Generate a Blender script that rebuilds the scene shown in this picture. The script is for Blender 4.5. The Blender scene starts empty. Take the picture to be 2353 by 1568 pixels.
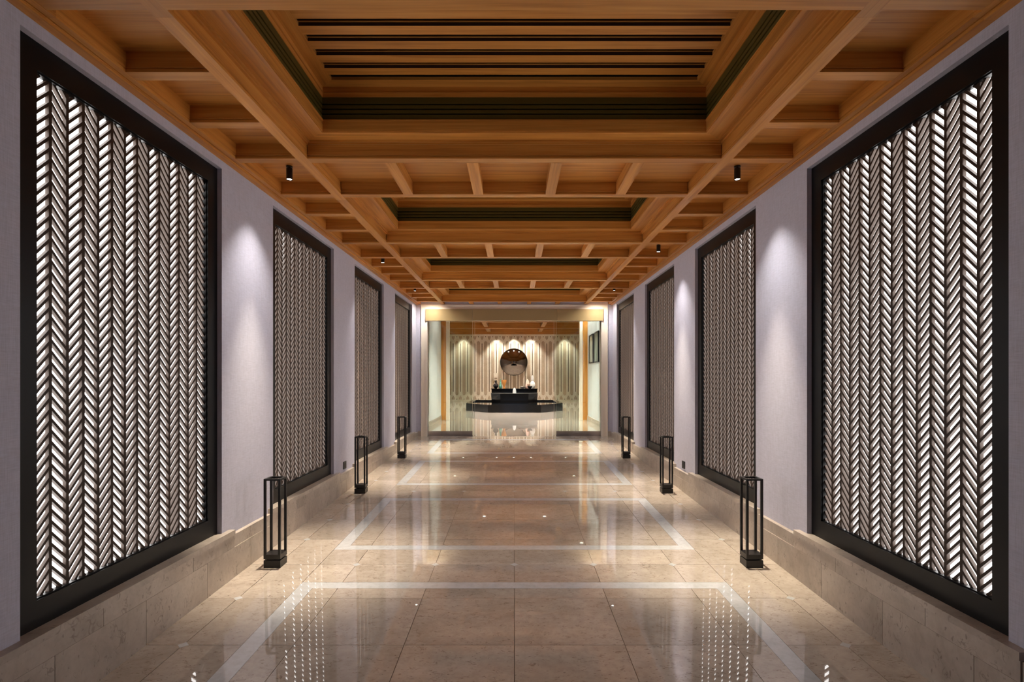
import bpy, math, random
from mathutils import Vector

random.seed(7)
scene = bpy.context.scene
COL = scene.collection

# ----------------------------------------------------------------- camera
CZ = 1.21                       # camera height above the far lobby floor
FPX = 1300.0
cam_d = bpy.data.cameras.new('camera')
cam = bpy.data.objects.new('camera', cam_d)
COL.objects.link(cam)
cam.location = (0, 0, CZ)
cam.rotation_euler = (math.radians(90), 0, 0)
cam_d.sensor_width = 36.0
cam_d.lens = 36.0 * FPX / 2353.0
cam_d.shift_x = -5.5 / 2353.0
cam_d.shift_y = 85.0 / 2353.0
cam_d.clip_start = 0.02
scene.camera = cam

# ----------------------------------------------------------------- world / view
world = bpy.data.worlds.new('world')
scene.world = world
world.use_nodes = True
world.node_tree.nodes['Background'].inputs[0].default_value = (0.02, 0.025, 0.04, 1)
world.node_tree.nodes['Background'].inputs[1].default_value = 1.0
scene.view_settings.view_transform = 'Standard'
scene.view_settings.look = 'None'
scene.view_settings.gamma = 1.0
scene.view_settings.use_curve_mapping = False
scene.view_settings.exposure = 1.05

SPOT_W = 265.0                  # corridor spotlights
SPOT_COL = (1.0, 0.86, 0.66)
SPILL_COL = (1.0, 0.93, 0.86)
PANEL_L = 2.2                   # backlit screens
LOBBY_W = 1.25                   # factor for the lobby lamps
WARM = (1.0, 0.95, 0.85)

# light paths: a closed corridor needs no very long ones
scene.cycles.max_bounces = 8
scene.cycles.diffuse_bounces = 4
scene.cycles.glossy_bounces = 3
scene.cycles.transmission_bounces = 4
scene.cycles.transparent_max_bounces = 6
scene.cycles.caustics_reflective = False
scene.cycles.caustics_refractive = False
scene.cycles.use_light_tree = False

# ----------------------------------------------------------------- helpers
class MB:
    def __init__(self):
        self.v = []; self.f = []; self.m = []
    def face(self, pts, mi=0):
        n = len(self.v)
        self.v.extend([tuple(p) for p in pts]); self.f.append(tuple(range(n, n + len(pts)))); self.m.append(mi)
    def hexa(self, p, mi=0):
        # p: 8 points, bottom ring 0-3 (ccw seen from above), top ring 4-7
        n = len(self.v); self.v.extend([tuple(q) for q in p])
        for q in ((3, 2, 1, 0), (4, 5, 6, 7), (0, 1, 5, 4), (1, 2, 6, 5), (2, 3, 7, 6), (3, 0, 4, 7)):
            self.f.append(tuple(n + i for i in q)); self.m.append(mi)
    def box(self, x0, x1, y0, y1, z0, z1, mi=0):
        if x0 > x1: x0, x1 = x1, x0
        if y0 > y1: y0, y1 = y1, y0
        if z0 > z1: z0, z1 = z1, z0
        self.hexa([(x0, y0, z0), (x1, y0, z0), (x1, y1, z0), (x0, y1, z0),
                   (x0, y0, z1), (x1, y0, z1), (x1, y1, z1), (x0, y1, z1)], mi)
    def prism(self, poly, fn0, fn1, mats=(0, 0, 0)):
        # poly: 2D points; fn0/fn1 turn a 2D point into a 3D point on each end
        n = len(self.v); k = len(poly)
        self.v.extend([tuple(fn0(p)) for p in poly]); self.v.extend([tuple(fn1(p)) for p in poly])
        self.f.append(tuple(n + i for i in range(k))[::-1]); self.m.append(mats[0])
        self.f.append(tuple(n + k + i for i in range(k))); self.m.append(mats[1])
        for i in range(k):
            j = (i + 1) % k
            self.f.append((n + i, n + j, n + k + j, n + k + i)); self.m.append(mats[2])
    def lathe(self, prof, seg=28, cx=0, cy=0, mi=0, cap=True):
        n = len(self.v)
        for (r, z) in prof:
            for i in range(seg):
                a = 2 * math.pi * i / seg
                self.v.append((cx + r * math.cos(a), cy + r * math.sin(a), z))
        for j in range(len(prof) - 1):
            for i in range(seg):
                a = n + j * seg + i; b = n + j * seg + (i + 1) % seg
                self.f.append((a, b, b + seg, a + seg)); self.m.append(mi)
        if cap:
            self.f.append(tuple(n + i for i in range(seg))[::-1]); self.m.append(mi)
            t = n + (len(prof) - 1) * seg
            self.f.append(tuple(t + i for i in range(seg))); self.m.append(mi)
    def tube(self, pts, r, seg=8, mi=0):
        n = len(self.v); pts = [Vector(p) for p in pts]
        for i, p in enumerate(pts):
            d = (pts[min(i + 1, len(pts) - 1)] - pts[max(i - 1, 0)]).normalized()
            a = d.cross(Vector((0, 1, 0.01))).normalized(); b = d.cross(a)
            for k in range(seg):
                t = 2 * math.pi * k / seg
                self.v.append(tuple(p + a * (r * math.cos(t)) + b * (r * math.sin(t))))
        for i in range(len(pts) - 1):
            for k in range(seg):
                a = n + i * seg + k; b = n + i * seg + (k + 1) % seg
                self.f.append((a, b, b + seg, a + seg)); self.m.append(mi)
    def mesh(self, name, mats, smooth=False, fix=True):
        me = bpy.data.meshes.new(name)
        me.from_pydata(self.v, [], self.f)
        for m in mats: me.materials.append(m)
        if len(mats) > 1:
            me.polygons.foreach_set('material_index', self.m)
        if fix:
            import bmesh
            bm = bmesh.new(); bm.from_mesh(me)
            bmesh.ops.recalc_face_normals(bm, faces=bm.faces)
            bm.to_mesh(me); bm.free()
        if smooth:
            me.shade_smooth()
            try: me.set_sharp_from_angle(angle=math.radians(40))
            except Exception: pass
        me.update()
        return me
    def build(self, name, mat, parent=None, smooth=False, loc=None, fix=True):
        mats = mat if isinstance(mat, (list, tuple)) else [mat]
        return link(name, self.mesh(name, mats, smooth, fix), parent, loc)

def link(name, data, parent=None, loc=None):
    o = bpy.data.objects.new(name, data)
    COL.objects.link(o)
    if parent is not None: o.parent = parent
    if loc is not None: o.location = loc
    return o

def empty(name, loc=(0, 0, 0), parent=None):
    o = link(name, None, parent, loc); o.empty_display_size = 0.1
    return o

def tag(o, label, cat, group=None):
    o['label'] = label; o['category'] = cat
    if group: o['group'] = group
    return o

def struct(o):
    o['kind'] = 'structure'; return o

def bx(name, mat, parent, *b):
    m = MB(); m.box(*b); return m.build(name, mat, parent, fix=False)

# ----------------------------------------------------------------- materials
def new_mat(name):
    m = bpy.data.materials.new(name); m.use_nodes = True
    nt = m.node_tree; b = nt.nodes['Principled BSDF']
    return m, nt, b

def N(nt, typ, **kw):
    n = nt.nodes.new(typ)
    for k, v in kw.items():
        if k.startswith('i_'): n.inputs[k[2:].replace('_', ' ')].default_value = v
        else: setattr(n, k, v)
    return n

def ramp(nt, fac, stops):
    r = nt.nodes.new('ShaderNodeValToRGB')
    while len(r.color_ramp.elements) < len(stops): r.color_ramp.elements.new(0.5)
    for e, (p, c) in zip(r.color_ramp.elements, stops):
        e.position = p; e.color = (c[0], c[1], c[2], 1)
    nt.links.new(fac, r.inputs['Fac']); return r.outputs['Color']

def mixc(nt, a, b, fac, blend='MIX'):
    m = nt.nodes.new('ShaderNodeMix'); m.data_type = 'RGBA'; m.blend_type = blend
    for sock, val in ((m.inputs[6], a), (m.inputs[7], b), (m.inputs[0], fac)):
        if hasattr(val, 'is_linked'): nt.links.new(val, sock)
        elif isinstance(val, (int, float)): sock.default_value = val
        else: sock.default_value = (val[0], val[1], val[2], 1)
    return m.outputs[2]

def coords(nt, scale, rnd=True, rot=(0, 0, 0)):
    tc = N(nt, 'ShaderNodeTexCoord')
    src = tc.outputs['Object']
    if rnd:
        oi = N(nt, 'ShaderNodeObjectInfo')
        mu = N(nt, 'ShaderNodeMath', operation='MULTIPLY'); mu.inputs[1].default_value = 37.0
        nt.links.new(oi.outputs['Random'], mu.inputs[0])
        ad = N(nt, 'ShaderNodeVectorMath', operation='ADD')
        nt.links.new(src, ad.inputs[0]); nt.links.new(mu.outputs[0], ad.inputs[1]); src = ad.outputs[0]
    mp = N(nt, 'ShaderNodeMapping'); mp.inputs['Scale'].default_value = scale; mp.inputs['Rotation'].default_value = rot
    nt.links.new(src, mp.inputs['Vector']); return mp.outputs[0]

def noise(nt, vec, scale=1.0, detail=4, rough=0.55, dist=0.0):
    n = N(nt, 'ShaderNodeTexNoise'); n.inputs['Scale'].default_value = scale
    n.inputs['Detail'].default_value = detail; n.inputs['Roughness'].default_value = rough
    n.inputs['Distortion'].default_value = dist
    nt.links.new(vec, n.inputs['Vector']); return n.outputs['Fac']

def bump(nt, b, h, strength, dist=0.01):
    bp = N(nt, 'ShaderNodeBump'); bp.inputs['Strength'].default_value = strength; bp.inputs['Distance'].default_value = dist
    nt.links.new(h, bp.inputs['Height']); nt.links.new(bp.outputs[0], b.inputs['Normal'])

def plain(name, col, rough=0.5, metal=0.0, spec=0.5, vary=0.04):
    m, nt, b = new_mat(name)
    b.inputs['Base Color'].default_value = (*col, 1); b.inputs['Roughness'].default_value = rough
    b.inputs['Metallic'].default_value = metal; b.inputs['Specular IOR Level'].default_value = spec
    # fine procedural unevenness
    f = noise(nt, coords(nt, (14, 14, 14), False), 3.0, 1)
    mr = N(nt, 'ShaderNodeMapRange'); mr.inputs['To Min'].default_value = max(0.0, rough - vary); mr.inputs['To Max'].default_value = min(1.0, rough + vary)
    nt.links.new(f, mr.inputs['Value']); nt.links.new(mr.outputs[0], b.inputs['Roughness'])
    return m

def wood(name, axis, dark=(0.33, 0.112, 0.016), mid=(0.60, 0.250, 0.048), light=(0.72, 0.345, 0.082), rough=0.42):
    m, nt, b = new_mat(name)
    s = [26, 26, 26]; s[axis] = 0.9
    v = coords(nt, tuple(s))
    f = noise(nt, v, 1.0, 3, 0.6, 0.7)
    s2 = [170, 170, 170]; s2[axis] = 3.0
    f2 = noise(nt, coords(nt, tuple(s2)), 1.0, 2, 0.5)
    c = ramp(nt, f, [(0.18, dark), (0.48, mid), (0.82, light)])
    c2 = ramp(nt, f2, [(0.30, (0.72, 0.68, 0.64)), (0.62, (1, 1, 1))])
    c = mixc(nt, c, c2, 0.40, 'MULTIPLY')
    oi = N(nt, 'ShaderNodeObjectInfo')
    t = ramp(nt, oi.outputs['Random'], [(0, (0.84, 0.82, 0.80)), (1, (1.08, 1.08, 1.08))])
    c = mixc(nt, c, t, 1.0, 'MULTIPLY')
    nt.links.new(c, b.inputs['Base Color']); b.inputs['Roughness'].default_value = rough
    b.inputs['Specular IOR Level'].default_value = 0.35
    bump(nt, b, f2, 0.12, 0.002)
    return m

def marble(name, a, c, fleck, rough=0.07, fs=1.0, flecks=True, tint=(0.93, 1.04), spec=0.5, coat=0.0):
    m, nt, b = new_mat(name)
    v = coords(nt, (1.0, 1.3, 1.0))
    f = noise(nt, v, 2.2, 4, 0.62, 0.6)
    col = ramp(nt, f, [(0.32, a), (0.66, c)])
    g = noise(nt, coords(nt, (1, 1, 1)), 26.0, 2, 0.7, 0.2)
    col = mixc(nt, col, ramp(nt, g, [(0.30, (0.84, 0.82, 0.80)), (0.60, (1.03, 1.03, 1.03))]), 0.6, 'MULTIPLY')
    if flecks:
        # short curled fossil marks: thin iso-lines of a noise, kept only inside blotches
        w = noise(nt, coords(nt, (7 * fs, 16 * fs, 12 * fs)), 1.0, 2, 0.5, 1.6)
        d = N(nt, 'ShaderNodeMath', operation='SUBTRACT'); d.inputs[1].default_value = 0.5
        nt.links.new(w, d.inputs[0])
        ab = N(nt, 'ShaderNodeMath', operation='ABSOLUTE'); nt.links.new(d.outputs[0], ab.inputs[0])
        ln = ramp(nt, ab.outputs[0], [(0.0, (1, 1, 1)), (0.030, (0, 0, 0))])
        q = noise(nt, coords(nt, (11 * fs, 15 * fs, 13 * fs)), 1.0, 2, 0.5)
        keep = ramp(nt, q, [(0.52, (0, 0, 0)), (0.60, (1, 1, 1))])
        mk = mixc(nt, ln, keep, 1.0, 'MULTIPLY')
        w2 = noise(nt, coords(nt, (30 * fs, 75 * fs, 50 * fs)), 1.0, 1, 0.4)
        dots = ramp(nt, w2, [(0.70, (0, 0, 0)), (0.75, (1, 1, 1))])
        mk = mixc(nt, mk, dots, 1.0, 'ADD')
        k = N(nt, 'ShaderNodeMath', operation='MULTIPLY'); k.inputs[1].default_value = 0.62
        nt.links.new(mk, k.inputs[0]); k.use_clamp = True
        col = mixc(nt, col, fleck, k.outputs[0])
    oi = N(nt, 'ShaderNodeObjectInfo')
    col = mixc(nt, col, ramp(nt, oi.outputs['Random'], [(0, (tint[0],) * 3), (1, (tint[1],) * 3)]), 1.0, 'MULTIPLY')
    nt.links.new(col, b.inputs['Base Color']); b.inputs['Roughness'].default_value = rough
    b.inputs['Specular IOR Level'].default_value = spec
    b.inputs['Coat Weight'].default_value = coat; b.inputs['Coat Roughness'].default_value = 0.01
    return m

def fabric(name, col):
    m, nt, b = new_mat(name)
    h = noise(nt, coords(nt, (18, 18, 260), False), 1.0, 3, 0.6)
    v = noise(nt, coords(nt, (260, 260, 14), False), 1.0, 3, 0.6)
    s = mixc(nt, h, v, 0.5)
    c = ramp(nt, s, [(0.35, tuple(x * 0.84 for x in col)), (0.60, tuple(min(1, x * 1.05) for x in col))])
    nt.links.new(c, b.inputs['Base Color']); b.inputs['Roughness'].default_value = 0.85
    b.inputs['Specular IOR Level'].default_value = 0.2
    bump(nt, b, s, 0.25, 0.002)
    return m

def emit(name, col, strength):
    m, nt, b = new_mat(name)
    nt.nodes.remove(b)
    e = N(nt, 'ShaderNodeEmission'); e.inputs[0].default_value = (*col, 1); e.inputs[1].default_value = strength
    nt.links.new(e.outputs[0], nt.nodes['Material Output'].inputs[0])
    if 'lens' in name: m.cycles.emission_sampling = 'NONE'     # tiny discs: their light comes from the lamp beside them
    return m

def glass(name, tint=(0.93, 0.96, 0.93)):
    m, nt, b = new_mat(name); nt.nodes.remove(b)
    t = N(nt, 'ShaderNodeBsdfTransparent'); t.inputs[0].default_value = (*tint, 1)
    g = N(nt, 'ShaderNodeBsdfGlossy'); g.inputs['Roughness'].default_value = 0.01
    fr = N(nt, 'ShaderNodeFresnel'); fr.inputs['IOR'].default_value = 1.5
    mx = N(nt, 'ShaderNodeMixShader')
    nt.links.new(fr.outputs[0], mx.inputs[0]); nt.links.new(t.outputs[0], mx.inputs[1]); nt.links.new(g.outputs[0], mx.inputs[2])
    nt.links.new(mx.outputs[0], nt.nodes['Material Output'].inputs[0])
    return m

WX = wood('oak_grain_across', 0)
WY = wood('oak_grain_along', 1)
WZ = wood('oak_grain_upright', 2)
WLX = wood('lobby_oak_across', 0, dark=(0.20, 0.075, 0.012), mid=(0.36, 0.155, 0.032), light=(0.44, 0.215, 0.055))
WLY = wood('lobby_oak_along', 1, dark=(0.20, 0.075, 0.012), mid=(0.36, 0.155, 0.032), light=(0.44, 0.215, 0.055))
M_WALL = fabric('lilac_linen_wallcovering', (0.545, 0.545, 0.655))
M_FLOOR = marble('beige_fossil_marble', (0.44, 0.375, 0.315), (0.57, 0.495, 0.425), (0.15, 0.10, 0.07), rough=0.018, spec=0.8, fs=1.5, coat=0.28)
M_BASE = marble('honed_beige_marble', (0.37, 0.318, 0.272), (0.53, 0.465, 0.405), (0.19, 0.145, 0.11), rough=0.30, fs=0.7)
M_WHITE = marble('white_marble_inlay', (0.54, 0.55, 0.57), (0.64, 0.65, 0.67), (0.5, 0.5, 0.5), rough=0.018, flecks=False, spec=0.8, coat=0.28)
M_GROUT = plain('dark_grout', (0.16, 0.115, 0.08), 0.6)
M_BLACK = plain('black_lacquered_frame', (0.005, 0.005, 0.0055), 0.35, 0.0, 0.22, 0.01)
M_LAM_F = plain('dark_lattice_face', (0.034, 0.017, 0.009), 0.5, 0.0, 0.3)
M_LAM_S = plain('paler_lattice_edge', (0.098, 0.062, 0.044), 0.5)  # slat edges coloured paler than the slat fronts
M_DIFF = emit('backlit_diffuser', (1.0, 0.97, 0.95), PANEL_L)
M_IRON = plain('black_powder_coated_steel', (0.006, 0.006, 0.006), 0.38)
M_OLIVE = plain('dark_olive_bronze_grille', (0.078, 0.057, 0.007), 0.45)
M_VOID = plain('grille_void', (0.004, 0.004, 0.003), 0.9)
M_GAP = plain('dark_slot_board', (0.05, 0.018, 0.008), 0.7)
M_LENS = emit('spot_lens', (1.0, 0.93, 0.82), 7.0)
M_LENS2 = emit('downlight_lens', (1.0, 0.93, 0.82), 3.0)
M_CASE = plain('cream_painted_casing', (0.84, 0.77, 0.68), 0.45)
M_HEAD = plain('champagne_glass_header', (0.34, 0.25, 0.125), 0.35, 0.0)
M_GLASS = glass('clear_door_glass')
M_KICK = plain('polished_steel_rail', (0.45, 0.40, 0.37), 0.12, 1.0)
M_PLASTER = plain('white_lobby_plaster', (0.64, 0.66, 0.69), 0.7)
M_CREAM = marble('cream_marble_wall', (0.66, 0.60, 0.49), (0.77, 0.72, 0.61), (0.4, 0.28, 0.18), rough=0.25, flecks=False)
M_TAN = marble('tan_marble_inlay', (0.36, 0.285, 0.205), (0.45, 0.36, 0.265), (0.3, 0.2, 0.12), rough=0.25, flecks=False)
M_GROOVE = plain('dark_groove', (0.10, 0.06, 0.025), 0.6)
M_GRANITE = plain('polished_black_granite', (0.006, 0.0055, 0.0055), 0.08, 0.0, 0.25, 0.01)
M_WATER = plain('dark_still_water', (0.012, 0.013, 0.014), 0.03)
M_MIRROR = plain('dark_chrome', (0.20, 0.17, 0.15), 0.04, 1.0)

# ----------------------------------------------------------------- dimensions
P = 2.446                        # bay length
XW = 2.04                        # wall face
YE = 11.75                       # end of the corridor
Y0 = -7.0                        # behind the camera
RAMP = 0.0277
def zf(y): return CZ - 1.537 + RAMP * y
def zc(h): return CZ + h         # heights measured from the eye
LEDGE = 0.125                    # top of the stone sill
PAN = [2.335 + P * k for k in range(4)]
PW = 1.61
ZB = zc(1.53)                    # underside of ceiling beams
ZP = zc(1.635)                   # coffer boards
BW = 0.081

# ================================================================= SETTING
# ------------------------------------------------------------- floor (a gentle ramp)
def slab(mb, x0, x1, y0, y1, top=0.0, th=0.02, mi=0):
    p = []
    for dz in (-th, 0):
        for (x, y) in ((x0, y0), (x1, y0), (x1, y1), (x0, y1)):
            p.append((x, y, zf(y) + top + dz))
    mb.hexa(p, mi)

m = MB(); slab(m, -2.3, 2.3, Y0, YE + 0.02, -0.003, 0.2)
floor = struct(m.build('floor', M_GROUT))
JX = [-1.8, -1.2, -0.6, 0, 0.6, 1.2, 1.8]
TP = P / 4
JY = [4.297 + TP * j for j in range(-12, 14)]
G = 0.0016
def tile_rect(x0, x1, y0, y1):
    xs = [x0] + [x for x in JX if x0 + 0.02 < x < x1 - 0.02] + [x1]
    ys = [y0] + [y for y in JY if y0 + 0.02 < y < y1 - 0.02] + [y1]
    for i in range(len(xs) - 1):
        for j in range(len(ys) - 1):
            mb = MB(); slab(mb, xs[i] + G, xs[i + 1] - G, ys[j] + G, ys[j + 1] - G)
            mb.build('tile', M_FLOOR, floor, fix=False)
SW = 0.105; FX = 1.48
YS = 1.2
m = MB(); slab(m, -2.02, 2.02, Y0, YS - G); m.build('tile', M_FLOOR, floor, fix=False)
prev = YS
for k in range(4):
    fn, ff = 2.194 + P * k, 3.95 + P * k
    tile_rect(-FX, FX, prev, fn)
    tile_rect(-FX + SW, FX - SW, fn + SW, ff - SW)
    o = [(-FX, fn), (FX, fn), (FX, ff), (-FX, ff)]
    q = [(-FX + SW, fn + SW), (FX - SW, fn + SW), (FX - SW, ff - SW), (-FX + SW, ff - SW)]
    for a in range(4):
        b_ = (a + 1) % 4
        ring = [o[a], o[b_], q[b_], q[a]]
        mb = MB()
        mb.hexa([(x, y, zf(y) - 0.02) for x, y in ring] + [(x, y, zf(y)) for x, y in ring])
        mb.build('inlay_strip', M_WHITE, floor)
    prev = ff
tile_rect(-FX, FX, prev, YE)
tile_rect(-2.02, -FX, YS, YE); tile_rect(FX, 2.02, YS, YE)
def diamond(x, y, r=0.031):
    pts = [(x - r, y), (x, y - r), (x + r, y), (x, y + r)]
    mb = MB(); mb.hexa([(a, b, zf(b) - 0.01) for a, b in pts] + [(a, b, zf(b) + 0.0006) for a, b in pts])
    mb.build('diamond_inlay', M_WHITE, floor)
for y in JY:
    if not (YS < y < YE - 0.05): continue
    band = abs(((y - 4.297) / P) - round((y - 4.297) / P)) < 0.01
    for x in ([-1.2, -0.6, 0, 0.6, 1.2] if band else []) + [-1.8, 1.8]:
        if band and abs(x) == 1.8 and y < 9.5: continue
        diamond(x, y)
m = MB(); m.box(-6, 6, YE + 0.02, 29.6, -0.1, 0.0)
lobby_floor = struct(m.build('floor', M_FLOOR))

# ------------------------------------------------------------- walls, sills, bases
gaps = [(Y0, PAN[0])] + [(PAN[k] + PW, PAN[k + 1]) for k in range(3)] + [(PAN[3] + PW, YE)]
JB = [y for y in JY]
for s, side in ((-1, 'left'), (1, 'right')):
    m = MB()
    for (a, b) in gaps: m.box(s * XW, s * 2.30, a, b, -0.5, zc(1.75))
    for y in PAN:
        m.box(s * XW, s * 2.30, y, y + PW, zc(1.46), zc(1.75))
        m.box(s * 2.125, s * 2.30, y, y + PW, LEDGE - 0.3, zc(1.46))
        m.box(s * 2.06, s * 2.30, y, y + PW, -0.5, LEDGE - 0.05)
    struct(m.build('wall_' + side, M_WALL))
    # stone base
    m = MB()
    p = [(s * 2.012, YS), (s * 2.06, YS), (s * 2.06, YE), (s * 2.012, YE)]
    m.hexa([(x, y, zf(y) - 0.05) for x, y in p] + [(x, y, 0.06) for x, y in p])
    base = struct(m.build('baseboard_' + side, M_GROUT))
    def block(y0, y1, z0, z1, x0=2.0, x1=2.03):
        mb = MB(); q = [(s * x0, y0 + G), (s * x1, y0 + G), (s * x1, y1 - G), (s * x0, y1 - G)]
        if s > 0: q = [(s * x0, y0 + G), (s * x0, y1 - G), (s * x1, y1 - G), (s * x1, y0 + G)]
        bot = [(x, y, (zf(y) - 0.01) if z0 is None else z0 + 0.001) for x, y in q]
        mb.hexa(bot + [(x, y, z1) for x, y in q]); mb.build('stone_block', M_BASE, base)
    ys = [YS] + [y for y in JB if YS + 0.05 < y < YE - 0.05] + [YE]
    for i in range(len(ys) - 1): block(ys[i], ys[i + 1], None, 0.0)
    # upper course, sills under the screens, low caps under the piers
    EXT = 0.10
    for k, y in enumerate(PAN):
        a, b = y - (0.2 if (k == 0 and s < 0) else EXT), y + PW + EXT
        for (u, v) in ((a, y + 0.42), (y + 0.42, y + 1.19), (y + 1.19, b)):
            block(u, v, 0.0, LEDGE - 0.034, 2.0, 2.06)
        mb = MB(); mb.box(s * 1.994, s * 2.12, a, b, LEDGE - 0.034, LEDGE)
        mb.build('stone_sill', M_BASE, base)
    for i, (a, b) in enumerate(gaps):
        a2 = max(a + (EXT if i else 0), YS); b2 = b - (EXT if i < 4 else 0)
        if i == 0:
            a2 = YS; b2 = b - (0.2 if s < 0 else EXT)
        block(a2, b2, 0.0, 0.088, 2.006, XW + 0.01)

# ------------------------------------------------------------- end wall with door opening
m = MB()
for s in (-1, 1): m.box(s * 1.81, s * 2.30, YE, YE + 0.25, -0.1, zc(1.8))
m.box(-1.81, 1.81, YE, YE + 0.25, zc(1.425), zc(1.8))
struct(m.build('wall_far', M_WALL))
m = MB()
XI, XO, ZI, ZO = 1.805, 1.935, zc(1.424), zc(1.522)
for (w0, w1, d) in ((0.0, 0.018, 0.030), (0.018, 0.085, 0.014), (0.085, 0.105, 0.024), (0.105, 0.130, 0.036)):
    for s in (-1, 1):
        m.box(s * (XO - w0), s * (XO - w1), YE - d, YE, -0.02, ZO - w1 * 0.75)
    m.box(-XO + w0, XO - w0, YE - d, YE, ZO - w1 * 0.75, ZO - w0 * 0.75)
for s in (-1, 1): m.box(s * XI, s * 1.83, YE - 0.01, YE + 0.25, -0.02, ZI)
struct(m.build('trim_1', M_CASE))
for s, side in ((-1, 'left'), (1, 'right')):
    m = MB(); m.box(s * XO, s * 2.0, YE - 0.018, YE, zf(YE) - 0.02, 0.105)
    struct(m.build('baseboard_far_' + side, M_BASE))

door = struct(empty('door_1', (0, YE + 0.1, 0)))
def dpart(name, mat, parent, x0, x1, y0, y1, z0, z1):
    m = MB(); m.box(x0, x1, y0 - YE - 0.1, y1 - YE - 0.1, z0, z1); return m.build(name, mat, parent, fix=False)
ZH = zc(1.184)
for (a, b) in ((-1.835, -0.872), (-0.868, 0.881), (0.885, 1.835)):
    dpart('header_panel', M_HEAD, door, a, b, YE - 0.055, YE + 0.06, ZH, ZI)
for s in (-1, 1):
    leaf = dpart('glass_leaf', M_GLASS, door, s * 1.80, s * 0.875, YE + 0.08, YE + 0.092, 0.10, ZH)
    dpart('kick_rail', M_KICK, leaf, s * 1.80, s * 0.875, YE + 0.07, YE + 0.102, 0.0, 0.10)
    dpart('glass_leaf', M_GLASS, door, s * 1.80, s * 0.832, YE + 0.125, YE + 0.137, 0.012, ZH)
    for xx in (0.876, 0.8335):
        dpart('glass_edge', M_CASE, door, s * xx, s * (xx - 0.003), YE + 0.08 if xx > 0.85 else YE + 0.125, YE + 0.092 if xx > 0.85 else YE + 0.137, 0.012, ZH)

# wall behind the camera, seen only in the round mirror
m = MB(); m.box(-2.3, 2.3, Y0 - 0.2, Y0, -0.5, zc(1.75)); struct(m.build('wall_back', M_WALL))
win = struct(empty('window_1', (0, Y0, 0)))
m = MB(); m.box(-0.95, 0.95, 0.005, 0.012, 0.35, 2.2); m.build('pane', emit('blue_dusk_window', (0.25, 0.42, 0.75), 0.6), win)
m = MB()
for x in (-0.97, -0.33, 0.33, 0.97): m.box(x - 0.03, x + 0.03, 0.004, 0.03, 0.3, 2.25)
for z in (0.32, 1.3, 2.22): m.box(-1.0, 1.0, 0.004, 0.03, z - 0.03, z + 0.03)
m.build('window_frame', M_BLACK, win)

# ------------------------------------------------------------- coffered wooden ceiling
m = MB(); m.box(-2.3, 2.3, Y0, YE, zc(2.08), zc(2.2))
ceiling = struct(m.build('ceiling', M_GAP))
XI_B, XO_B, XC = 1.443, 1.524, 1.944
def beam_prof(c, w, top=0.115):
    h = w / 2
    right = [(h, 0), (h, 0.014), (h - 0.007, 0.016), (h - 0.007, 0.021), (h - 0.001, 0.023), (h - 0.001, 0.029), (h - 0.005, 0.031), (h - 0.005, top)]
    pr = right + [(-a, b) for a, b in right[::-1]]
    return [(c + a, ZB + b) for a, b in pr]
def beam_x(name, yc, x0, x1, w=BW, top=0.115):
    mb = MB(); mb.prism(beam_prof(yc, w, top), lambda p: (x0, p[0], p[1]), lambda p: (x1, p[0], p[1])); return mb.build(name, WX, ceiling)
def beam_y(name, xc, y0, y1, w=BW, top=0.115):
    mb = MB(); mb.prism(beam_prof(xc, w, top), lambda p: (p[0], y0, p[1]), lambda p: (p[0], y1, p[1])); return mb.build(name, WY, ceiling)
def board(x0, x1, y0, y1, z, mat, th=0.012, name='ceiling_board'):
    mb = MB(); mb.box(x0, x1, y0, y1, z, z + th); return mb.build(name, mat, ceiling, fix=False)

YA = [3.9835 + P * k for k in range(4)]
YB = [2.3105] + [4.752 + P * k for k in range(3)]
joints = [Y0, 2.40, 4.86, 7.31, 9.75, YE]
for s in (-1, 1):
    for a, b in zip(joints[:-1], joints[1:]):
        beam_y('main_beam', s * (XI_B + XO_B) / 2, a + 0.0005, b - 0.0005)
        mb = MB()
        pr = [(XW + 0.03, 1.517), (1.990, 1.517), (1.990, 1.527), (1.984, 1.528), (1.984, 1.534), (1.977, 1.534), (1.977, 1.5285),
              (XC, 1.5285), (XC, 1.543), (XC + 0.005, 1.545), (XC + 0.005, 1.549), (XC, 1.551), (XC, 1.66), (XW + 0.03, 1.66)]
        mb.prism(pr, lambda p: (s * p[0], a + 0.0005, zc(p[1])), lambda p: (s * p[0], b - 0.0005, zc(p[1])))
        mb.build('cornice', WY, ceiling)
rib_x = [-0.884, -0.30, 0.30, 0.884]
for y in [YB[0]] + [v for pr in zip(YA, YB[1:] + [None]) for v in pr if v]:
    beam_x('cross_beam', y, -XI_B, XI_B)
# side bays
for s in (-1, 1):
    cuts = [YB[0]]
    for k in range(4):
        b0, a0 = YB[k], YA[k]
        cuts += [b0 + (a0 - b0) / 3, b0 + 2 * (a0 - b0) / 3, a0]
        if k < 3: cuts.append(YB[k + 1])
    cuts.append(YE + BW / 2)
    for y in cuts[:-1]:
        beam_x('bay_rib', y, s * XO_B, s * XC)
    for a, b in zip(cuts[:-1], cuts[1:]):
        board(min(s * XO_B, s * XC), max(s * XO_B, s * XC), a + BW / 2 - 0.005, min(b - BW / 2 + 0.005, YE), ZP, WX)
# short coffers over the piers
for k in range(4):
    a = YA[k] + BW / 2 - 0.005; b = (YB[k + 1] - BW / 2 + 0.005) if k < 3 else YE
    for x in rib_x: beam_y('short_rib', x, a, b)
    xs = [-XI_B] + rib_x + [XI_B]
    for i in range(5):
        board(xs[i] + (0.035 if i else -0.005), xs[i + 1] - (0.035 if i < 4 else -0.005), a, b, ZP, WX)
board(-XW, XW, Y0, YB[0] - BW / 2, ZB + 0.03, WX)
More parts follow.
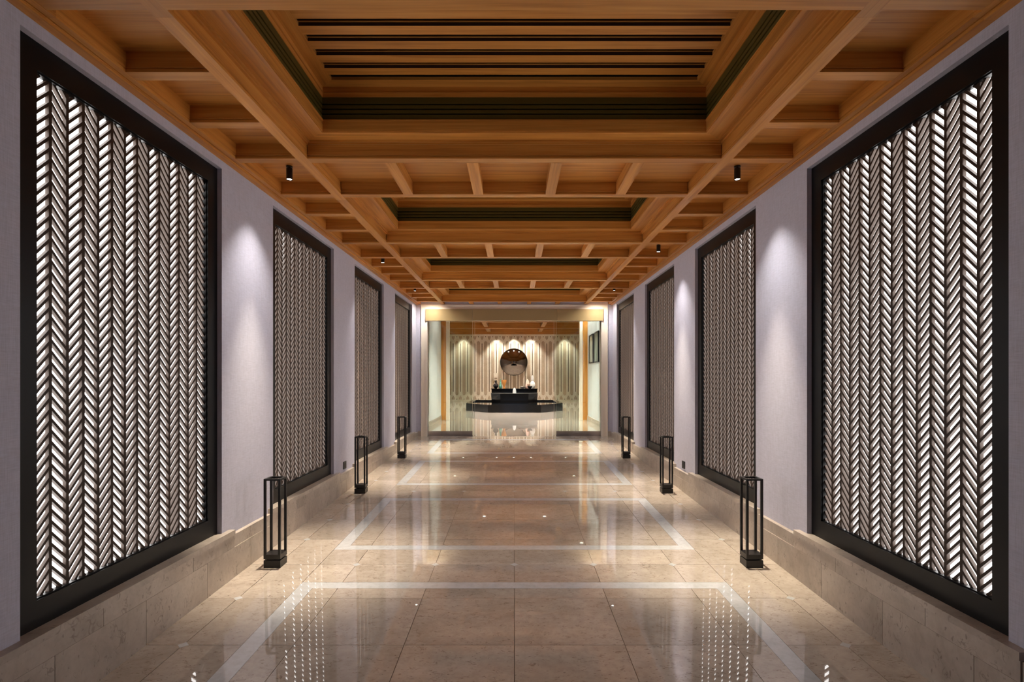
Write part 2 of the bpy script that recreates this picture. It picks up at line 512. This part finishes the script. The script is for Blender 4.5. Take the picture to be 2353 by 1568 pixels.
# deep trays with slatted top and slot grilles
SO = 0.165
for k in range(4):
    ya, yb = YB[k] + BW / 2 - 0.004, YA[k] - BW / 2 + 0.004
    xo = XI_B + 0.004
    root = None
    def ring4(r0, r1, z0, z1, name, mat_x, mat_y, parent):
        # mitred frame between inset r0 (outer) and r1 (inner)
        O = [(-xo + r0, ya + r0), (xo - r0, ya + r0), (xo - r0, yb - r0), (-xo + r0, yb - r0)]
        I = [(-xo + r1, ya + r1), (xo - r1, ya + r1), (xo - r1, yb - r1), (-xo + r1, yb - r1)]
        out = []
        for a in range(4):
            b2 = (a + 1) % 4; rr = [O[a], O[b2], I[b2], I[a]]
            mb = MB(); mb.hexa([(x, y, zc(z0)) for x, y in rr] + [(x, y, zc(z1)) for x, y in rr])
            out.append(mb.build(name, mat_x if a % 2 == 0 else mat_y, parent))
        return out
    m = MB(); m.box(-xo + SO - 0.03, xo - SO + 0.03, ya + SO - 0.03, yb - SO + 0.03, zc(2.03), zc(2.05))
    tray = m.build('ceiling_tray', M_GAP, ceiling)
    ring4(-0.002, SO, 1.650, 1.664, 'soffit_board', WX, WY, tray)
    ring4(-0.002, 0.026, 1.638, 1.650, 'moulding', WX, WY, tray)
    ring4(-0.002, 0.012, 1.628, 1.638, 'moulding', WX, WY, tray)
    ring4(SO - 0.028, SO - 0.004, 1.643, 1.650, 'moulding', WX, WY, tray)
    ring4(SO - 0.03, SO, 1.664, 1.726, 'tray_board', WX, WY, tray)
    ring4(SO - 0.012, SO + 0.006, 1.718, 1.727, 'moulding', WX, WY, tray)
    ring4(SO - 0.05, SO - 0.03, 1.726, 1.88, 'grille_back', M_VOID, M_VOID, tray)
    for (z0, z1) in ((1.728, 1.762), (1.773, 1.794), (1.805, 1.826), (1.837, 1.878)):
        ring4(SO - 0.03, SO - 0.004, z0, z1, 'grille_bar', M_OLIVE, M_OLIVE, tray)
    ring4(SO - 0.03, SO, 1.88, 1.947, 'tray_board', WX, WY, tray)
    ring4(SO - 0.01, SO + 0.006, 1.905, 1.911, 'moulding', WX, WY, tray)
    ring4(SO - 0.03, SO + 0.088, 1.947, 1.968, 'border_board', WX, WY, tray)
    x0 = -xo + SO + 0.0885
    yend = yb - SO - 0.088
    gap, pitch = 0.062, 0.1418
    y1 = yend - gap
    while True:
        y0 = max(y1 - (pitch - gap), ya + SO + 0.02)
        if y1 - y0 < 0.03: break
        h = 0.075
        pr = [(y0, 1.947), (y0, 1.967), (y0 - 0.006, 1.968), (y0 - 0.006, 1.974), (y0, 1.975), (y0, 1.947 + h), (y1, 1.947 + h), (y1, 1.947)]
        mb = MB(); mb.prism(pr, lambda p: (x0, p[0], zc(p[1])), lambda p: (-x0, p[0], zc(p[1])))
        for fi, mi in ((0, 1), (1, 1), (2, 1), (3, 0), (4, 0), (5, 0), (6, 1), (7, 1), (8, 1), (9, 0)): mb.m[fi] = mi   # flanks darker than the underside
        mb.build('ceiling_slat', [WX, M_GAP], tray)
        y1 -= pitch

# ================================================================= THINGS
# ------------------------------------------------------------- backlit chevron screens
FW = 0.12; NS = 14
PH = zc(1.46) - LEDGE
U0, U1, V0, V1 = FW, PW - FW, 0.118, PH - 0.122
STW = (U1 - U0) / NS
PITCH = (V1 - V0) / 45.0
TV = 0.018
W0, W1 = 0.022, 0.0385
def clip_v(poly, lo, hi):
    def half(pl, keep, at):
        out = []
        for i in range(len(pl)):
            a, b = pl[i], pl[(i + 1) % len(pl)]
            ka, kb = keep(a), keep(b)
            if ka: out.append(a)
            if ka != kb:
                t = (at - a[1]) / (b[1] - a[1]); out.append((a[0] + t * (b[0] - a[0]), at))
        return out
    p = half(poly, lambda q: q[1] >= lo, lo)
    return half(p, lambda q: q[1] <= hi, hi) if p else p
slat_mesh = {}
def slat_poly(d):
    if d > 0: return [(0, 0), (STW, STW), (STW, STW + TV), (0, TV)]
    return [(0, STW), (STW, 0), (STW, TV), (0, STW + TV)]
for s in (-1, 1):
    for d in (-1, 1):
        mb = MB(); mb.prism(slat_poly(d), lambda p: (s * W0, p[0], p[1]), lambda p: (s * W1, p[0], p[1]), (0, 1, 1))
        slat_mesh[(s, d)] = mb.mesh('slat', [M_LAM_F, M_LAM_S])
order = ['nearest the camera', 'second from the camera', 'third from the camera', 'farthest, next to the glass doors']
for s, side in ((-1, 'left'), (1, 'right')):
    for k, y in enumerate(PAN):
        root = tag(empty('lattice_screen', (s * 2.072, y, LEDGE)),
                   'black framed backlit chevron lattice screen on %s wall, %s' % (side, order[k]), 'wall screen', 'backlit lattice screens on both walls')
        fr = empty
        # frame: four members
        e = 0.001
        for (u0, u1, v0, v1) in ((e, FW, 0, PH - e), (PW - FW, PW - e, 0, PH - e), (FW, PW - FW, 0, 0.118), (FW, PW - FW, PH - 0.122, PH - e)):
            mb = MB(); mb.box(0, s * 0.046, u0, u1, v0, v1); mb.build('frame_member', M_BLACK, root, fix=False)
        for (u0, u1, v0, v1) in ((FW, FW + 0.006, V0, V1), (PW - FW - 0.006, PW - FW, V0, V1), (FW, PW - FW, V0, V0 + 0.006), (FW, PW - FW, V1 - 0.006, V1)):
            mb = MB(); mb.box(s * 0.010, s * 0.040, u0, u1, v0, v1); mb.build('inner_bead', M_BLACK, root, fix=False)
        mb = MB(); mb.box(s * 0.0405, s * 0.044, FW - 0.01, PW - FW + 0.01, V0 - 0.01, V1 + 0.01); mb.build('light_diffuser', M_DIFF, root, fix=False)
        for i in range(1, NS):
            u = U0 + i * STW
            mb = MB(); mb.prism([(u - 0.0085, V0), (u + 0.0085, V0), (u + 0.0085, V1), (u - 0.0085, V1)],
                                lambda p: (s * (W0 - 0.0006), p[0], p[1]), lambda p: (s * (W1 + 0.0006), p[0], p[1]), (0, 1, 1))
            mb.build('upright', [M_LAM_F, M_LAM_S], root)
        rest = MB(); n_part = 0
        for i in range(NS):
            d = (1 if i % 2 == 0 else -1) * (1 if s < 0 else -1)
            base_p = slat_poly(d); u = U0 + i * STW
            for j in range(-3, 47):
                v = V0 + j * PITCH + (0.012 if i % 2 else 0.0)
                poly = [(a + u, b + v) for a, b in base_p]
                lo = min(b for a, b in poly); hi = max(b for a, b in poly)
                if hi < V0 + 0.004 or lo > V1 - 0.004: continue
                if lo >= V0 and hi <= V1 and k < 2 and n_part < 300:
                    o = bpy.data.objects.new('slat', slat_mesh[(s, d)]); COL.objects.link(o)
                    o.parent = root; o.location = (0, u, v); n_part += 1
                else:
                    poly = clip_v(poly, V0, V1)
                    if len(poly) >= 3:
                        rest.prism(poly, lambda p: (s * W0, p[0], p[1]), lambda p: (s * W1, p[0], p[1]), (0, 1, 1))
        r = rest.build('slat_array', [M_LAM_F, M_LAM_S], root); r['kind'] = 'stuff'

# ------------------------------------------------------------- floor lanterns
def lantern(x, y, label):
    root = tag(empty('floor_lantern', (x, y, zf(y) - 0.002)), label, 'lantern', 'black floor lanterns along both walls')
    w = 0.0625; t = 0.0165; H = 0.665
    m = MB(); m.box(-w, w, -w, w, 0, 0.056); m.build('plinth', M_IRON, root, fix=False)
    m = MB(); m.box(-w + 0.018, w - 0.018, -w + 0.018, w - 0.018, 0.056, 0.066); m.build('neck', M_IRON, root, fix=False)
    m = MB(); m.box(-w, w, -w, w, 0.066, 0.100); m.build('tray', M_IRON, root, fix=False)
    pm = MB(); pm.box(-t / 2, t / 2, -t / 2, t / 2, 0.1, H - 0.013); pm = pm.mesh('post', [M_IRON], fix=False)
    for a in (-1, 1):
        for b in (-1, 1):
            link('post', pm, root, (a * (w - t / 2), b * (w - t / 2), 0))
    for a in (-1, 1):
        m = MB(); m.box(-w, w, a * w, a * (w - t), H - 0.013, H); m.build('top_rail', M_IRON, root, fix=False)
        m = MB(); m.box(a * w, a * (w - t), -w + t, w - t, H - 0.013, H); m.build('top_rail', M_IRON, root, fix=False)
for s, side in ((-1, 'left'), (1, 'right')):
    for y, w in ((4.285, 'nearest the camera'), (6.685, 'middle one of the row'), (9.11, 'farthest, closest to the glass doors')):
        lantern(s * 1.81 + (0.0 if s < 0 else -0.015), y, 'open black metal floor lantern by %s wall, %s' % (side, w))

# ------------------------------------------------------------- ceiling spotlights
def spot(x, y, label, power=SPOT_W):
    root = tag(empty('ceiling_spotlight', (x, y, ZP)), label, 'spotlight', 'black cylinder spotlights under the ceiling')
    m = MB(); m.lathe([(0.024, -0.008), (0.024, 0.0)], 20); m.build('mounting_plate', M_IRON, root, True)
    m = MB(); m.lathe([(0.009, -0.018), (0.009, -0.008)], 12); m.build('stem', M_IRON, root, True)
    m = MB(); m.lathe([(0.0185, -0.100), (0.0235, -0.104), (0.0235, -0.018), (0.004, -0.016)], 24, cap=False); housing = m.build('housing', M_IRON, root, True)
    m = MB(); m.lathe([(0.0188, -0.1005), (0.0188, -0.099)], 20); m.build('lens', M_LENS, housing, True)
    ld = bpy.data.lights.new('spot_lamp', 'SPOT'); ld.energy = power; ld.color = SPOT_COL
    ld.spot_size = math.radians(46); ld.spot_blend = 1.0; ld.shadow_soft_size = 0.02
    link('spot_lamp', ld, root, (0, 0, -0.112)).rotation_euler = (0, math.radians(3.5) * (1 if x > 0 else -1), 0)   # tipped slightly off the wall
    ld = bpy.data.lights.new('spot_spill', 'SPOT'); ld.energy = power * 0.15; ld.color = SPILL_COL   # wide spill of the same lens
    ld.spot_size = math.radians(86); ld.spot_blend = 1.0; ld.shadow_soft_size = 0.02
    link('spot_spill', ld, root, (0, 0, -0.112))
for (x, y, t) in ((-1.736, 4.365, 'left side, nearest the camera'), (-1.75, 7.52, 'left side, second of three'), (-1.75, 9.95, 'left side, farthest, near the glass doors'),
                  (1.72, 4.365, 'right side, nearest the camera'), (1.75, 6.87, 'right side, second of three'), (1.75, 9.92, 'right side, farthest, near the glass doors')):
    spot(x, y, 'small black cylinder spotlight under the wooden ceiling, ' + t)
for s, side in ((-1, 'left'), (1, 'right')):
    root = tag(empty('recessed_downlight', (s * 1.70, 11.43, ZP - 0.004)), 'recessed warm downlight in last %s ceiling bay above the glass doors' % side, 'downlight', 'recessed downlights by the doors')
    m = MB(); m.box(-0.14, 0.14, -0.05, 0.05, -0.006, 0.0); m.build('lamp_frame', M_CASE, root, fix=False)
    m = MB(); m.box(-0.125, 0.125, -0.035, 0.035, -0.008, -0.005); m.build('lamp_lens', emit('downlight_lens_' + side, (1.0, 0.78, 0.42), 6.0), root, fix=False)
    ld = bpy.data.lights.new('downlight_lamp', 'SPOT'); ld.energy = 26; ld.color = WARM; ld.spot_size = math.radians(155); ld.spot_blend = 1.0; ld.shadow_soft_size = 0.03
    link('downlight_lamp', ld, root, (0, 0, -0.02))

# ------------------------------------------------------------- wall sockets
for s, side, y in ((-1, 'left', 6.79), (1, 'right', 6.81)):
    root = tag(empty('wall_socket', (s * XW, y, 0.12)), 'dark socket plate low on the %s pier behind the middle lantern' % side, 'socket', 'socket plates')
    m = MB(); m.box(0, -s * 0.008, -0.055, 0.055, 0, 0.088); plate = m.build('plate', M_IRON, root, fix=False)
    m = MB(); m.box(-s * 0.006, -s * 0.0095, -0.035, 0.035, 0.02, 0.068); m.build('insert', plain('socket_insert', (0.02, 0.017, 0.016), 0.5), plate, fix=False)

# ================================================================= LOBBY beyond the doors
YW = 29.0
m = MB(); m.box(-6, 6, YE + 0.25, YW + 0.3, 3.78, 3.9)
lob_ceil = struct(m.build('ceiling', WLX))
for y in (17.2, 20.2, 23.2, 26.2):
    m = MB(); m.box(-6, 6, y - 0.1, y + 0.1, 3.5, 3.78); m.build('cross_beam', WLX, lob_ceil, fix=False)
for x in (-3.9, -1.3, 1.3, 3.9):
    m = MB(); m.box(x - 0.09, x + 0.09, YE + 0.3, YW, 3.56, 3.78); m.build('long_beam', WLY, lob_ceil, fix=False)
m = MB(); m.box(-6, 6, YW - 0.12, YW, 3.44, 3.78); m.build('fascia_board', WLX, lob_ceil, fix=False)
for s, side in ((-1, 'left'), (1, 'right')):
    m = MB(); m.box(s * 6, s * 6.2, YE + 0.25, YW + 0.3, -0.1, 3.8); struct(m.build('wall_lobby_' + side, M_PLASTER))
    m = MB(); m.box(s * 2.3, s * 6.0, YE, YE + 0.25, -0.1, 3.8); struct(m.build('wall_door_' + side, M_PLASTER))
    # short white wall in front of the wooden portal
    m = MB(); m.box(s * 2.11, s * 2.4, 13.75, 16.3, 0.0, 3.78); struct(m.build('wall_passage_' + side, M_PLASTER))
    m = MB(); m.box(s * 2.095, s * 2.11, 13.75, 16.3, 0.0, 0.13); struct(m.build('baseboard_passage_' + side, M_BASE))
    m = MB(); m.box(s * 1.975, s * 2.11, 16.30, 16.62, 0.0, 3.6); m.box(s * 2.11, s * 2.45, 16.3, 16.62, 0.0, 3.6)
    struct(m.build('trim_%d' % (2 if s < 0 else 3), WZ))
    m = MB(); m.box(s * 1.89, s * 1.975, 16.36, 16.56, 0.0, 3.6); struct(m.build('trim_%d' % (4 if s < 0 else 5), M_CASE))

# end wall of cream marble with inlaid long pointed panels
m = MB(); m.box(-6, 6, YW, YW + 0.3, -0.1, 3.78)
lw = struct(m.build('wall_lobby_far', M_CREAM))
PT = 0.3685
zt, zb_ = 3.44, 0.0
def inlay(poly, name, mat, proud=0.006):
    mb = MB(); mb.prism(poly, lambda p: (p[0], YW - proud, p[1]), lambda p: (p[0], YW + 0.002, p[1])); mb.build(name, mat, lw)
def stadium(x, hw, z0, z1, n=8):
    pts = []
    for i in range(n + 1):
        a = math.pi * i / n; pts.append((x + hw * math.cos(a), z1 - hw + hw * 1.25 * math.sin(a)))
    for i in range(n + 1):
        a = math.pi + math.pi * i / n; pts.append((x + hw * math.cos(a), z0 + hw + hw * 1.25 * math.sin(a)))
    return pts
for i in range(-10, 11):
    x = i * PT
    inlay(stadium(x, 0.083, 0.34, 3.08), 'marble_panel', M_TAN)
    xl = x + PT / 2
    inlay([(xl - 0.02, 0.50), (xl + 0.02, 0.50), (xl + 0.02, 2.98), (xl - 0.02, 2.98)], 'groove', M_GROOVE, 0.004)
    for (z, sg) in ((3.25, 1), (0.20, -1)):
        inlay([(xl - 0.085, z + sg * 0.10), (xl - 0.07, z), (xl, z - sg * 0.12), (xl + 0.07, z), (xl + 0.085, z + sg * 0.10)], 'spade_inlay', M_TAN)
        c = (x, z + sg * 0.075)
        inlay([(c[0] + 0.026 * math.cos(a * math.pi / 4), c[1] + 0.026 * math.sin(a * math.pi / 4)) for a in range(8)], 'dot_inlay', M_GROOVE, 0.01)
m = MB(); m.box(-6, 6, YW - 0.03, YW, 3.40, 3.44); m.build('top_moulding', M_CREAM, lw, fix=False)

# convex round mirror
root = tag(empty('convex_mirror', (-0.03, YW - 0.01, CZ + 0.82)), 'large round convex chrome mirror on the pale marble wall', 'mirror')
m = MB(); R = 0.69; dep = 0.30; SR = (R * R + dep * dep) / (2 * dep)
prof = []
for i in range(19):
    r = R * i / 18; prof.append((r, math.sqrt(SR * SR - r * r) - (SR - dep)))
n0 = len(prof); seg = 56
for (r, h) in prof:
    for i in range(seg):
        a = 2 * math.pi * i / seg; m.v.append((r * math.cos(a), -h - 0.03, r * math.sin(a)))
for j in range(n0 - 1):
    for i in range(seg):
        a = j * seg + i; b = j * seg + (i + 1) % seg
        m.f.append((a, b, b + seg, a + seg)); m.m.append(0)
m.build('dome', M_MIRROR, root, True)
m = MB()
ri = [(R - 0.002, -0.035), (R + 0.012, -0.03), (R + 0.012, 0.0), (R - 0.02, 0.0)]
for (r, h) in ri:
    for i in range(seg):
        a = 2 * math.pi * i / seg; m.v.append((r * math.cos(a), h, r * math.sin(a)))
for j in range(3):
    for i in range(seg):
        a = j * seg + i; b = j * seg + (i + 1) % seg
        m.f.append((a, b, b + seg, a + seg)); m.m.append(0)
m.build('rim', M_IRON, root, True)

# control box on the wall
root = tag(empty('control_panel', (-0.95, YW, CZ - 0.12)), 'cream control box with dark slot on marble wall, left below the round mirror', 'control box')
m = MB(); m.box(-0.11, 0.11, -0.05, 0, 0, 0.37); m.build('cover', M_CREAM, root, fix=False)
m = MB(); m.box(-0.07, 0.07, -0.056, -0.049, 0.09, 0.13); m.build('slot', M_GROOVE, root, fix=False)

# fountain
root = tag(empty('water_fountain', (0, 21.9, 0)), 'black granite fountain with low angular basin and raised counter before the marble wall', 'fountain')
outer = [(-0.92, 19.7), (0.92, 19.7), (1.80, 21.1), (1.80, 24.2), (-1.80, 24.2), (-1.80, 21.1)]
cxy = (0, 22.0)
def inset(pts, f): return [(x * f, cxy[1] + (y - cxy[1]) * f) for x, y in pts]
inner = inset(outer, 0.90)
for i in range(6):
    j = (i + 1) % 6; rr = [outer[i], outer[j], inner[j], inner[i]]
    mb = MB(); mb.hexa([(x, y - 21.9, 0) for x, y in rr] + [(x, y - 21.9, 0.272) for x, y in rr]); mb.build('basin_wall', M_GRANITE, root)
mb = MB(); mb.prism(inner, lambda p: (p[0], p[1] - 21.9, 0.0), lambda p: (p[0], p[1] - 21.9, 0.215)); mb.build('water', M_WATER, root)
bowl = [(-0.92, 22.25), (-0.55, 21.72), (0.55, 21.72), (0.92, 22.25), (0.92, 22.4), (-0.92, 22.4)]
mb = MB(); mb.prism(bowl, lambda p: (p[0] * 0.97, p[1] - 21.9, 0.2), lambda p: (p[0], p[1] - 21.9, 0.615)); bowl_o = mb.build('bowl', M_GRANITE, root)
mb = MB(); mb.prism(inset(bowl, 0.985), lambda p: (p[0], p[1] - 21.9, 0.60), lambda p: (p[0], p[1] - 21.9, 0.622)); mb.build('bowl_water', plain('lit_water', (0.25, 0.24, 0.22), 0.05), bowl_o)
m = MB(); m.box(-0.90, 0.90, 22.4 - 21.9, 23.2 - 21.9, 0.2, 0.765); cb = m.build('counter_body', M_GRANITE, root, fix=False)
m = MB(); m.box(-0.93, 0.93, 22.36 - 21.9, 23.25 - 21.9, 0.765, 0.788); m.build('counter_top', M_GRANITE, cb, fix=False)
root = tag(empty('water_jet', (0.0, 21.98, 0.6225)), 'clear bell of bubbling water in the middle of the black fountain bowl', 'water jet')
m = MB(); m.lathe([(0.072, 0), (0.070, 0.06), (0.060, 0.13), (0.042, 0.18), (0.015, 0.205), (0.003, 0.208)], 20)
mw, nt, b = new_mat('foaming_water'); b.inputs['Base Color'].default_value = (0.85, 0.87, 0.86, 1); b.inputs['Roughness'].default_value = 0.12
b.inputs['Transmission Weight'].default_value = 0.45; b.inputs['IOR'].default_value = 1.33
m.build('water_bell', mw, root, True)
m = MB(); m.lathe([(0.02, 0.0), (0.02, 0.03), (0.012, 0.05)], 14); m.build('nozzle', M_KICK, root, True)

ZS = 0.788
def vase(name, x, y, prof, mat, label, cat, extra=None):
    root = tag(empty(name, (x, y, ZS)), label, cat, 'ceramics on the fountain counter')
    m = MB(); m.lathe(prof, 28); m.build('body', mat, root, True)
    if extra: extra(root)
M_VB = plain('black_glazed_ceramic', (0.012, 0.011, 0.014), 0.2)
M_VG = plain('green_glazed_ceramic', (0.10, 0.27, 0.19), 0.2)
M_VO = plain('amber_ceramic', (0.62, 0.24, 0.06), 0.35)
M_VW = plain('white_ceramic', (0.82, 0.79, 0.74), 0.3)
M_VP = plain('pink_ceramic', (0.78, 0.52, 0.42), 0.4)
M_BR = plain('brass_handles', (0.62, 0.48, 0.28), 0.3, 0.8)
M_VC = plain('brown_cup', (0.33, 0.19, 0.12), 0.45)
def handles(root):
    for a in (-1, 1):
        m = MB(); pts = []
        for i in range(11):
            t = math.pi * (i / 10.0) - math.pi * 0.42
            pts.append((a * (0.055 + 0.075 * math.cos(t)), 0, 0.235 + 0.075 * math.sin(t)))
        m.tube(pts, 0.008, 8); m.build('handle', M_BR, root, True)
vase('vase', -0.747, 22.75, [(0.05, 0), (0.06, 0.02), (0.095, 0.06), (0.112, 0.115), (0.10, 0.165), (0.055, 0.20), (0.034, 0.225), (0.036, 0.27), (0.05, 0.318), (0.046, 0.32), (0.03, 0.30)], M_VB,
     'black round vase with two pale ring handles, leftmost on the counter', 'vase', handles)
vase('vase', -0.560, 22.72, [(0.045, 0), (0.055, 0.02), (0.066, 0.075), (0.055, 0.125), (0.032, 0.17), (0.045, 0.20), (0.035, 0.215), (0.024, 0.26), (0.017, 0.33), (0.014, 0.38), (0.008, 0.382)], M_VG,
     'slim green bottle vase between black vase and amber goblet', 'vase')
vase('vase', -0.415, 22.82, [(0.05, 0), (0.052, 0.025), (0.035, 0.07), (0.042, 0.10), (0.075, 0.19), (0.098, 0.28), (0.102, 0.335), (0.097, 0.348), (0.090, 0.33), (0.06, 0.2)], M_VO,
     'amber goblet shaped vase on the counter beside the green bottle', 'vase')
vase('bowl', 0.332, 22.70, [(0.05, 0), (0.06, 0.012), (0.105, 0.045), (0.124, 0.078), (0.118, 0.082), (0.09, 0.05), (0.02, 0.02)], M_VW,
     'shallow white bowl on the counter, right of the water jet', 'bowl')
vase('bowl', 0.615, 22.55, [(0.045, 0), (0.055, 0.015), (0.09, 0.06), (0.108, 0.092), (0.102, 0.095), (0.075, 0.05), (0.02, 0.02)], M_VB,
     'small dark bowl in front of the pink vase', 'bowl')
def cup(root):
    m = MB(); m.lathe([(0.036, 0.085), (0.04, 0.10), (0.052, 0.165), (0.05, 0.168)], 20, 0.03, -0.075); m.build('cup', M_VC, root, True)
vase('vase', 0.530, 22.85, [(0.06, 0), (0.078, 0.03), (0.088, 0.11), (0.08, 0.19), (0.055, 0.29), (0.03, 0.35), (0.015, 0.372), (0.006, 0.374)], M_VP,
     'pale pink teardrop vase behind the dark bowl', 'vase', cup)
vase('vase', 0.735, 22.95, [(0.065, 0), (0.09, 0.04), (0.107, 0.12), (0.105, 0.18), (0.085, 0.24), (0.05, 0.275), (0.035, 0.30), (0.046, 0.335), (0.052, 0.35), (0.054, 0.37), (0.045, 0.44), (0.03, 0.50), (0.012, 0.53), (0.004, 0.532)], M_VW,
     'tall white double gourd vase with conical top, rightmost on the counter', 'vase')

# pictures on the passage wall
def art(name, a, c):
    m, nt, b = new_mat(name)
    f = noise(nt, coords(nt, (3, 3, 1.2)), 3.0, 4)
    nt.links.new(ramp(nt, f, [(0.35, a), (0.65, c)]), b.inputs['Base Color']); b.inputs['Roughness'].default_value = 0.3
    return m
for (y0, y1, z0, z1, a, c, lab) in ((15.05, 15.76, 1.64, 2.36, (0.30, 0.34, 0.30), (0.50, 0.52, 0.47), 'grey green framed picture on white passage wall, farther of the two'),
                                    (14.10, 14.78, 1.64, 2.36, (0.12, 0.19, 0.15), (0.33, 0.38, 0.33), 'dark green framed picture on white passage wall, nearer to the doors')):
    root = tag(empty('framed_picture', (2.11, (y0 + y1) / 2, z0)), lab, 'picture', 'pictures on the passage wall')
    h = (y1 - y0) / 2; H = z1 - z0
    m = MB(); m.box(-0.02, 0, -h, h, 0, H); m.build('canvas', art('print', a, c), root, fix=False)
    for (u0, u1, v0, v1) in ((-h - 0.03, -h, -0.03, H + 0.03), (h, h + 0.03, -0.03, H + 0.03), (-h, h, -0.03, 0), (-h, h, H, H + 0.03)):
        m = MB(); m.box(-0.035, 0, u0, u1, v0, v1); m.build('picture_frame', M_BLACK, root, fix=False)

# lobby lamps
def downlight(x, y, label, power, size=70, z=3.78, tilt=0.0, col=WARM):
    root = tag(empty('recessed_downlight', (x, y, z)), label, 'downlight', 'recessed downlights in the lobby ceiling')
    m = MB(); m.lathe([(0.05, -0.012), (0.07, -0.010), (0.07, 0.0)], 18, cap=False); m.build('bezel', M_CASE, root, True)
    m = MB(); m.lathe([(0.05, -0.010), (0.05, -0.004)], 18); m.build('lens', M_LENS2, root, True)
    ld = bpy.data.lights.new('downlight_lamp', 'SPOT'); ld.energy = power * LOBBY_W; ld.color = col
    ld.spot_size = math.radians(size); ld.spot_blend = 0.6; ld.shadow_soft_size = 0.04
    lo = link('downlight_lamp', ld, root, (0, 0, -0.02)); lo.rotation_euler = (tilt, 0, 0)
for x, t, pw in ((-0.90, 'left of the round mirror', 200), (-0.03, 'straight above the round mirror', 200), (0.84, 'right of the round mirror', 200),
                 (-2.6, 'near the left end of the marble wall', 130), (2.6, 'near the right end of the marble wall', 130)):
    downlight(x, YW - 0.42, 'small recessed downlight washing the marble wall, ' + t, pw, 75, 3.78)
for i, (x, y, pw) in enumerate(((-1.0, 18.6, 500), (1.0, 18.6, 500), (0.0, 14.4, 420), (-0.7, 20.9, 260), (0.7, 20.9, 260), (-2.6, 24.5, 800), (2.6, 24.5, 800))):
    downlight(x, y, 'recessed downlight in the lobby ceiling ' + ('over the floor before the fountain, left', 'over the floor before the fountain, right', 'just behind the glass doors',
              'added to brighten the vases, left', 'added to brighten the vases, right', 'behind the fountain, left', 'behind the fountain, right')[i], pw, 110)  # the pair before the counter is unseen, added to brighten the vases
for i, y in enumerate((13.95, 14.65, 15.35, 16.05)):
    downlight(1.93, y, 'recessed downlight grazing the white passage wall, ' + ('first', 'second', 'third', 'last')[i] + ' after the doors', 130, 60, 3.78, col=(1, 0.97, 0.93))
downlight(-1.93, 15.0, 'recessed downlight grazing the left white passage wall', 90, 90, 3.78, col=(1, 0.97, 0.93))
